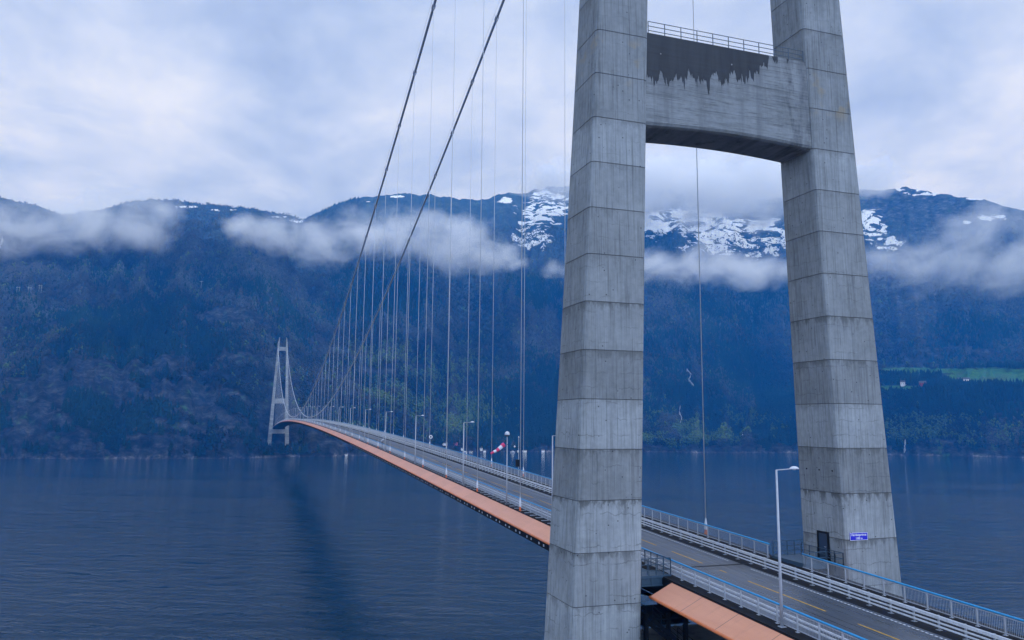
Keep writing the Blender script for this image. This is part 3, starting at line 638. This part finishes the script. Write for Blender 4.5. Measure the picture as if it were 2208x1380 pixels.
# ------------------------------------------------------------------ lamps, masts, signs, platforms
def lamp0():
    t = empty('street_lamp')
    b = MB(); b.tube([(0, 0, .05), (0, 0, 4), (0, 0, 10.1)], [.115, .095, .065], 10); b.build('pole', M['galv'], t, True)
    b = MB(); b.box(-.2, .2, -.2, .2, .03, .07); b.build('base_plate', M['galv'], t)
    b = MB(); b.tube([(0, .02, 10.08), (0, -.75, 10.12), (0, -1.25, 10.16)], .035, 6); b.build('arm', M['galv'], t)
    b = MB(); rings = []
    for q in range(9):
        a = q/8; yy = -1.05-.78*a; wd = .03+.17*math.sin(math.pi*min(a*1.05, 1))**.7; hh = .02+.16*math.sin(math.pi*min(a*1.0, 1))**.8
        rings.append([(wd*math.cos(c), yy, 10.15+(hh if math.sin(c) > 0 else .03)*math.sin(c)) for c in (2*math.pi*j/10 for j in range(10))])
    b.quad_loft(rings); hd = b.build('lamp_head', M['white'], t, True)
    b = MB(); b.lathe([(.12, 0), (.10, -.05), (.02, -.07)], (0, -1.42, 10.13), 10); b.build('lens', M['lens'], hd)
    return t
L0 = None
for i in range(34):
    x = -15.6+40*i
    if x > 1335: break
    o = L0 or lamp0(); o = o if L0 is None else copy_tree(L0); L0 = L0 or o
    o.location = (x, 7.0 if x > 0 else 6.72, DZ(x))
    if i == 0: lb = 'tall single arm street lamp in front of the right tower leg'
    elif i == 1: lb = 'street lamp just showing at the left edge of the big tower leg'
    elif i < 10: lb = 'slim white street lamp on the deck edge, %s beyond the big tower' % ORD[i-1]
    else: lb = 'tiny distant street lamp in the row towards the far tower'
    tag(o, lb, 'street lamp', 'street lamps along the bridge' if i < 10 else 'distant street lamps on the bridge')
# windsock mast with a white dome
x = 40.87; t = empty('windsock_mast', (x, 7.15, DZ(x))); tag(t, 'white mast topped by a dome, carrying a red and white striped windsock', 'windsock')
b = MB(); b.tube([(0, 0, .03), (0, 0, 4), (0, 0, 9.2)], [.10, .085, .05], 10); b.build('pole', M['galv'], t, True)
b = MB(); b.lathe([(.12, 9.1), (.30, 9.16), (.33, 9.22), (.33, 9.28)], n=18); b.build('dome_base', M['dark'], t, True)
b = MB(); b.lathe([(.33, 9.28), (.34, 9.45), (.29, 9.62), (.18, 9.74), (.04, 9.79)], n=18); b.build('dome', M['white'], t, True)
b = MB(); b.beam((0, 0, 8.6), (0, .42, 8.2), .03); b.beam((0, 0, 8.0), (0, .42, 7.85), .03); b.beam((0, 0, 8.0), (0, -.1, 8.0), .12); b.build('bracket', M['dark'], t)
a0, a1 = Vector((0, .42, 8.02)), Vector((-.1, 2.25, 6.85)); bands = [('red', 0, .2), ('clothw', .2, .42), ('red', .42, .64), ('clothw', .64, .84), ('red', .84, 1.04)]
ws = None
def rad(q): return .30-.16*q+.015*math.sin(q*19)
def ctr(q): return a0+(a1-a0)*q+Vector((0, 0, -.10*math.sin(q*math.pi)+.03*math.sin(q*9)))
for i, (c, q0, q1) in enumerate(bands):
    b = MB(); b.tube([ctr(q0+(q1-q0)*j/4) for j in range(5)], [rad(q0+(q1-q0)*j/4)*(1 if j < 4 else 1) for j in range(5)], 14, cap=False)
    o = b.build('windsock' if i == 0 else 'band', M[c], ws if ws else t, True); ws = ws or o
# instrument mast on the path side
x = 77.; t = empty('weather_mast', (x, -7.0, DZ(x))); tag(t, 'thin instrument mast with small white sensors behind the far railing', 'weather mast')
b = MB(); b.tube([(0, 0, 0), (0, 0, 6.9)], .06, 8); b.build('pole', M['galv'], t)
b = MB(); b.beam((0, .9, 5.1), (0, -.3, 5.1), .05); b.build('crossarm', M['dark'], t)
b = MB(); b.lathe([(.02, 5.1), (.16, 5.2), (.16, 5.35), (.02, 5.5)], (0, .8, 0), 10); b.lathe([(.02, 6.9), (.11, 6.95), (.11, 7.1), (.02, 7.2)], (0, 0, 0), 8); b.lathe([(.03, 4.2), (.15, 4.25), (.15, 4.5), (.03, 4.6)], (0, .15, 0), 10); b.build('sensor', M['white'], t)
b = MB(); b.box(-.3, .3, -.1, .5, 1.6, 2.9); b.build('cabinet', M['dark'], t)
# round sign seen far along the path
x = 152.; t = empty('round_sign', (x, -6.9, DZ(x))); tag(t, 'small round white rimmed sign with a dark middle above the far railing', 'road sign')
b = MB(); b.tube([(0, 0, 0), (0, 0, 3.6)], .045, 8); b.build('post', M['galv'], t)
b = MB(); b.tube([(-.03, 0, 3.2), (.03, 0, 3.2)], .50, 20); pl_ = b.build('plate', M['white'], t)
b = MB(); b.tube([(-.045, 0, 3.2), (-.032, 0, 3.2)], .26, 16); b.build('symbol', M['bluesteel'], pl_)
x = 150.; t = empty('marker_sign', (x, 6.9, DZ(x))); tag(t, 'short dark post with a tilted little board on the orange side edge', 'marker sign')
b = MB(); b.tube([(0, 0, 0), (0, 0, 2.4)], .05, 6); b.build('post', M['dark'], t); b = MB(); b.beam((0, .3, 2.2), (0, -.45, 2.75), .05, .35); b.build('board', M['galv'], t)
# blue name sign on the right leg
t = empty('name_sign', (-hx(51.9)-.005, -11.45, 51.92)); tag(t, 'blue bridge name sign with white writing on the right leg', 'name sign')
b = MB(); b.box(-.05, .0, -.97, .97, -.33, .33); b.build('panel', M['signblue'], t)
b = MB(); b.box(-.056, -.0505, -.97, .97, .30, .33); b.box(-.056, -.0505, -.97, .97, -.33, -.30); b.box(-.056, -.0505, -.97, -.94, -.30, .30); b.box(-.056, -.0505, .94, .97, -.30, .30); b.build('border', M['signwhite'], t)
for txt, zz, sz in (('Hardangerbrua', .06, .27), ('1380 m', -.24, .25)):
    c = bpy.data.curves.new('lettering', 'FONT'); c.body = txt; c.size = sz; c.align_x = 'CENTER'; c.extrude = .004; c.offset = .004; c.materials.append(M['signwhite'])
    o0 = bpy.data.objects.new('tmp', c); COL.objects.link(o0); me_ = bpy.data.meshes.new_from_object(o0.evaluated_get(bpy.context.evaluated_depsgraph_get())); bpy.data.objects.remove(o0); o = bpy.data.objects.new('lettering', me_); COL.objects.link(o); o.parent = t; o.location = (-.058, 0, zz); o.rotation_euler = (math.radians(90), 0, math.radians(-90))
# steel platforms beside both legs
def frame_rail(b, pts, h=1.3, base=0., bars=(.45, .87, 1.3), step=.75, w=.055):
    for p, q in zip(pts[:-1], pts[1:]):
        p, q = Vector(p), Vector(q); n = max(1, int((q-p).length/step))
        for i in range(n+1): c = p+(q-p)*i/n; b.beam(c+Vector((0, 0, base)), c+Vector((0, 0, h)), w)
        for hb in bars: b.beam(p+Vector((0, 0, hb)), q+Vector((0, 0, hb)), .05)
zf = DZ(-1)+.05
t = empty('steel_platform', (0, 8, zf)); tag(t, 'blue grey steel platform with railing tucked against the left leg', 'platform', 'steel platforms at the tower legs')
b = MB(); b.box(-1.25, 3.2, -1.45, 2.0, -.02, .04); b.build('floor', M['bluesteel'], t)
b = MB(); b.box(-1.30, -1.251, -1.45, 1.95, -.72, .08); b.box(-1.40, -1.305, -1.45, 1.95, -.74, -.66); b.box(-1.38, -1.305, -1.45, 1.95, -.1, -.04)
for yy in (-1.4, -.5, .4, 1.3): b.box(-1.37, -1.305, yy, yy+.06, -.66, -.1)
b.build('fascia', M['bluesteel'], t)
b = MB(); frame_rail(b, [(-1.25, -1.4, 0), (-1.25, 1.95, 0)], 1.45, -.6, (.5, .95, 1.45), .62); frame_rail(b, [(-1.25, -1.42, 0), (3.2, -1.42, 0)], 1.35, 0, (.5, 1.35), .9); frame_rail(b, [(-.6, -1.1, 0), (-.6, 1.9, 0)], 1.3, 0, (1.3,), 1.2); b.build('railing', M['bluesteel'], t)
zf = DZ(0)+.30
t = empty('steel_platform', (0, -8.2, zf)); tag(t, 'dark steel platform with railing leading to the door of the right leg', 'platform', 'steel platforms at the tower legs')
b = MB(); b.box(-1.6, 2.9, -1.75, 1.55, -.04, .02); b.box(-2.6, -1.6, -1.75, -.85, -.04, .02); b.build('floor', M['bluesteel'], t)
b = MB(); b.box(-1.62, 2.92, 1.56, 1.62, -.40, .06); b.box(-1.66, -1.61, -.85, 1.55, -.45, .06); b.box(2.91, 2.97, -1.75, 1.55, -.45, .06); b.build('fascia', M['bluesteel'], t)
b = MB(); frame_rail(b, [(-1.6, 1.5, 0), (-1.6, -.8, 0)], 1.0, -.3, (.5, 1.0), .8); frame_rail(b, [(2.85, 1.5, 0), (2.85, -1.7, 0)], 1.35, -.3, (.45, .9, 1.35), .75, .07); frame_rail(b, [(2.85, -1.7, 0), (-2.6, -1.7, 0)], 1.0, -.3, (.5, 1.0), .95); frame_rail(b, [(-1.6, -.82, 0), (-2.6, -.82, 0), (-2.6, -1.7, 0)], 1.0, -.5, (.5, 1.0), .8); b.build('railing', M['bluesteel'], t)
# access stair and landing under the deck edge, on the lower beam
t = empty('access_stair', (0, 8, 44)); tag(t, 'black steel stair and landing in the shadow under the deck edge', 'stair')
b = MB(); b.box(-2.2, 2.2, -2.6, 1.6, 2.0, 2.12); b.box(-2.2, 2.2, -2.6, 1.6, 1.6, 1.68); b.build('landing', M['dark'], t)
for xx, yy in ((-2.1, 1.4), (2.1, 1.4), (-2.1, -.6), (-2.1, -2.2), (2.1, -2.2)): b = MB(); b.box(xx-.16, xx+.16, yy-.16, yy+.16, -.2, 5.0 if xx > 0 else 2.6); b.build('column', M['dark'], t)
b = MB()
for dy in (0, 1.0): b.beam((-2.3, .9+dy*.6, 2.1), (-2.6, -3.4+dy*.6, -1.4), .12, .34)
for q in range(13): a = q/12; b.beam((-2.3-.3*a, .9-4.3*a, 2.0-3.5*a), (-2.3-.3*a, 1.5-4.3*a, 2.0-3.5*a), .25, .04)
b.build('flight', M['dark'], t)
b = MB(); frame_rail(b, [(-2.3, 1.5, 2.1), (2.3, 1.5, 2.1)], 1.1, 0, (.35, .7, 1.1), .9, .05); frame_rail(b, [(-2.35, .9, 2.1), (-2.65, -3.4, -1.4)], 1.1, 0, (.35, .7, 1.1), .9, .05); frame_rail(b, [(2.3, 1.5, 0.), (2.3, -3.8, 0.)], 1.2, 0, (.4, .8, 1.2), 1., .05); b.build('railing', M['dark'], t)

# ------------------------------------------------------------------ small things on the far shore
def gable(b, L, W, H, R, roof):
    b.quad_loft([[(-L/2, -W/2, z), (L/2, -W/2, z), (L/2, W/2, z), (-L/2, W/2, z)] for z in (-3, H)])
    for xx in (-L/2, L/2): bi = len(b.v); b.v += [(xx, -W/2, H), (xx, W/2, H), (xx, 0, H+R)]; b.f.append((bi, bi+1, bi+2))
    roof.quad_loft([[(xx, -W/2-.4, H-.2), (xx, 0, H+R+.1), (xx, W/2+.4, H-.2), (xx, W/2+.4, H), (xx, 0, H+R+.4), (xx, -W/2-.4, H)] for xx in (-L/2-.4, L/2+.4)])
HOUSES = [(1951, 831, 17, 9, 6.5, 4, 'house', 'roof', 'white farmhouse beside the long red barn', 'farmhouse'), (1980, 831, 34, 10, 5, 4, 'barn', 'roof', 'long dark red barn next to the white farmhouse', 'barn'),
          (2078, 823, 26, 10, 5, 4, 'house', 'roof', 'white farmhouse below the bright green field', 'farmhouse'), (2192, 791, 14, 8, 4, 3, 'house', 'roof', 'small white house above the green field at the right edge', 'house'),
          (1604, 941, 6.5, 6, 4.5, 3.5, 'house', 'roof', 'white house among the trees between the tower legs', 'house'), (1588, 941, 6, 5, 3, 2.5, 'barn', 'roofred', 'little red shed left of the white house between the tower legs', 'shed'),
          (1038, 974, 5, 5, 3.2, 3, 'house', 'roof', 'white gabled house at the waterside right of a street lamp', 'house'), (1045, 974, 5, 4, 1.6, 1.4, 'house', 'roof', 'low white annex beside the gabled waterside house', 'outbuilding'),
          (956, 960, 14, 6, 2.5, 2, 'house', 'roof', 'long pale building on the slope behind the far railing', 'building'), (980, 961, 12, 5, 1.2, 1.2, 'barn', 'roofred', 'long red roofed building behind the far railing', 'barn'),
          (996, 972, 6, 5, 2.2, 2, 'house', 'roof', 'pale boathouse at the shore behind the lamp pole', 'boathouse'), (1015, 976, 6, 4, 1.4, 1.2, 'house', 'roof', 'small white hut alone on the shoreline', 'hut'),
          (1171, 975, 6, 4, 2.2, 1.8, 'house', 'roof', 'small grey boathouse on the shore left of the big tower', 'boathouse'), (1131, 974, 8, 4, 1.2, 1, 'house', 'roof', 'low white shed on the shore behind the thin hangers', 'shed'), (745, 984, 6, 4, 1.6, 1.4, 'house', 'roof', 'small pale shed on the rocks under the bridge deck', 'shed')]
for u, v, L, W, H, R, wm, rm, lb, ct in HOUSES:
    P, rr = hit(u, v); az_ = math.atan2(P.y-CAM[1], P.x-CAM[0])+math.pi/2+random.uniform(-.35, .35)
    t = empty(ct.replace(' ', '_'), P, az_); tag(t, lb, ct)
    b, rf = MB(), MB(); gable(b, L, W, H, R, rf); b.build('wall', M[wm], t); rf.build('roof', M[rm], t)
    b = MB()
    for i in range(max(2, int(L/4))):
        xx = -L/2+(i+.5)*L/max(2, int(L/4))
        for sg in (-1, 1): b.box(xx-.55, xx+.55, sg*W/2-.06, sg*W/2+.06, H*.35, H*.35+1.3)
    b.build('window', M['glass'], t)
for u, v, lb in ((1001, 978, 'white motor boat moored below the street lamp'), (1104, 978, 'white boat drawn up at the stony beach')):
    P, rr = hit(u, v); t = empty('moored_boat', (P.x-3, P.y, .1), .9); tag(t, lb, 'boat', 'boats at the far shore')
    b = MB(); b.quad_loft([[(xx, -wd, .9), (xx, -wd*.6, -.1), (xx, wd*.6, -.1), (xx, wd, .9)] for xx, wd in ((-5, 1.2), (-2, 1.7), (2, 1.5), (5, .15))]); b.build('hull', M['boat'], t)
    b = MB(); b.quad_loft([[(-2.5, -1, .9), (1.6, -.9, .9), (1.6, .9, .9), (-2.5, 1, .9)], [(-2, -.9, 2.3), (.8, -.8, 2.3), (.8, .8, 2.3), (-2, .9, 2.3)]]); b.build('cabin', M['boat'], t)
for i, (u, v, hh, lb) in enumerate(((38, 636, 17, 'pale power pole, leftmost of three on the left ridge'), (63, 634, 15, 'pale power pole in the middle of three on the left ridge'), (86, 632, 17, 'pale power pole, rightmost of three on the left ridge'), (433, 629, 26, 'single tall pale power pole alone on the dark slope'))):
    P, rr = hit(u, v); t = empty('power_pole', P); tag(t, lb, 'power pole', 'power poles on the mountainside')
    b = MB()
    for dy in ((-2.2, 2.2) if i < 3 else (0,)): b.tube([(0, dy, -2), (0, dy, hh)], .28, 6)
    b.build('pole', M['pole'], t); b = MB(); b.beam((0, -4, hh-2), (0, 4, hh-2), .5); b.build('crossarm', M['pole'], t)
fall = mat('white_water', (.5, .52, .55), .6, vary=.1, scale=.2)
for pts, wd, lb in (([(1949, 958), (1950, 966), (1948, 974), (1950, 982)], 3.2, 'white waterfall dropping into the fjord at the right'), ([(1480, 802), (1490, 815), (1484, 824), (1495, 838)], 2.2, 'thin white stream high on the slope between the tower legs'),
                    ([(1466, 882), (1464, 895), (1469, 908), (1466, 918)], 2.4, 'short white cascade among the trees above the shore between the legs'), ([(8, 520), (4, 534), (0, 548)], 4.5, 'white waterfall under the cloud at the left edge')):
    b = MB(); ring_ = []
    for j in range(len(pts)*4-3):
        q = j/4; i0 = min(int(q), len(pts)-2); fr_ = q-i0; u = pts[i0][0]*(1-fr_)+pts[i0+1][0]*fr_; v = pts[i0][1]*(1-fr_)+pts[i0+1][1]*fr_
        P, rr = hit(u, v); rv = Vector((RT[0], RT[1], 0))*wd*.24*(.2+1.1*random.random()); up = Vector((-FW[0]*7, -FW[1]*7, 9.)); ring_.append([P-rv+up*.8, P+up, P+rv+up*.8, P+up*.1])
    b.quad_loft(ring_); tag(b.build('waterfall', fall), lb, 'waterfall', kind='thing')

# ------------------------------------------------------------------ air: haze box and the low cloud banks
hb = MB(); hb.box(-330, 4700, -4700, 3600, -1.2, 1260)
def vol(name, col, den, extra=None):
    m = bpy.data.materials.new(name); m.use_nodes = True; k = NT(m.node_tree); k.n.remove(k.n['Principled BSDF'])
    v = k.add('ShaderNodeVolumePrincipled'); v.inputs['Color'].default_value = (*col, 1); v.inputs['Density'].default_value = den; v.inputs['Anisotropy'].default_value = .0
    v.inputs['Absorption Color'].default_value = (1, 1, 1, 1)
    k.l.new(v.outputs[0], k.n['Material Output'].inputs['Volume']); return m, k, v
m, _, _ = vol('haze', HAZE_COL, HAZE_DEN); hz_ = hb.build('haze', m); tag(hz_, 'blue air between the viewer and the mountains', kind='stuff')
BANKS = [
    ('low white cloud lying against the left mountainside', 2050, .019, [(-70, 490, 130, 42, 160), (70, 492, 120, 40, 150), (190, 478, 90, 50, 150), (275, 484, 85, 42, 150), (335, 464, 50, 26, 110), (205, 425, 45, 40, 80)]),
    ('long swooping white cloud bank across the middle slope', 2020, .025, [(535, 489, 50, 16, 90), (600, 508, 85, 27, 120), (690, 528, 75, 40, 140), (790, 508, 95, 38, 150), (880, 506, 100, 40, 150), (980, 525, 110, 46, 150), (1050, 548, 85, 30, 120), (1110, 564, 50, 13, 80)]),
    ('white cloud strip seen between the two tower legs', 2080, .028, [(1200, 574, 40, 15, 80), (1330, 570, 80, 28, 120), (1420, 574, 80, 30, 130), (1520, 576, 90, 32, 140), (1620, 580, 90, 32, 140), (1710, 582, 60, 24, 110)]),
    ('ragged white cloud rising towards the right edge', 2080, .0125, [(1900, 560, 90, 34, 130), (1985, 568, 100, 40, 140), (2080, 572, 115, 44, 150), (2190, 580, 110, 42, 150), (2090, 505, 75, 38, 120), (2160, 465, 70, 30, 110), (2290, 560, 120, 60, 150)]),
    ('grey cloud cap covering the snowy summits', 2600, .036, [(1175, 398, 80, 18, 200), (1300, 395, 110, 45, 250), (1420, 402, 110, 62, 260), (1520, 408, 120, 64, 260), (1620, 410, 110, 58, 250), (1720, 400, 90, 46, 240), (1830, 388, 90, 24, 220), (1890, 394, 60, 12, 150)])]
for bi, (lb, R, den, lobes) in enumerate(BANKS):
    L = []
    cu = sum(l[0] for l in lobes)/len(lobes); a0_ = azte(cu, 520)[0]; O = Vector((CAM[0]+R*math.cos(a0_), CAM[1]+R*math.sin(a0_), 0)); Mi = Matrix.Rotation(-a0_, 3, 'Z')
    for u, v, ru, rv, dp in lobes:
        a, te = azte(u, v); P = Vector((CAM[0]+R*math.cos(a), CAM[1]+R*math.sin(a), CAM[2]+R*te)); L.append((Mi@(P-O), dp, ru/FPX*R*1.25, rv/FPX*R*1.5))
    lo = [min(c[i]-(d, wd, h)[i] for c, d, wd, h in L) for i in range(3)]; hi_ = [max(c[i]+(d, wd, h)[i] for c, d, wd, h in L) for i in range(3)]
    b = MB(); hi_[2] = min(hi_[2], 1240.); b.box(lo[0], hi_[0], lo[1], hi_[1], lo[2], hi_[2])
    m, k, pv = vol('cloud_vapour', (1., 1., 1.), 0.)
    ob = k.add('ShaderNodeTexCoord').outputs['Object']; acc = None
    wp = k.add('ShaderNodeTexNoise'); k.l.new(ob, wp.inputs['Vector']); wp.inputs['Scale'].default_value = .009; wp.inputs['Detail'].default_value = 5
    obw = k.vm('ADD', ob, k.vm('SCALE', k.vm('SUBTRACT', wp.outputs['Color'], (.5, .5, .5)), scale=120.))
    for c, dp, wd, h in L:
        ln = k.vm('LENGTH', k.vm('MULTIPLY', k.vm('SUBTRACT', obw, tuple(c)), (1/dp, 1/wd, 1/h)))
        q = k.m('SUBTRACT', 1., ln); acc = q if acc is None else k.m('SMOOTH_MAX', acc, q, .12)
    nz_ = k.noise(k.vm('MULTIPLY', ob, (1., .75, 1.2)), .013, 8, .68, .6)
    d = k.m('MULTIPLY', k.m('POWER', k.mapr(k.m('ADD', acc, k.m('MULTIPLY', k.m('SUBTRACT', nz_, .5), 3.0)), .0, 1.15, 0., 1.), 1.7), den)
    k.l.new(k.m('MULTIPLY', d, k.mapr(acc, .0, .15)), pv.inputs['Density'])
    o = b.build('cloud_bank', m, loc=O); o.rotation_euler = (0, 0, a0_); tag(o, lb, 'cloud', kind='stuff')
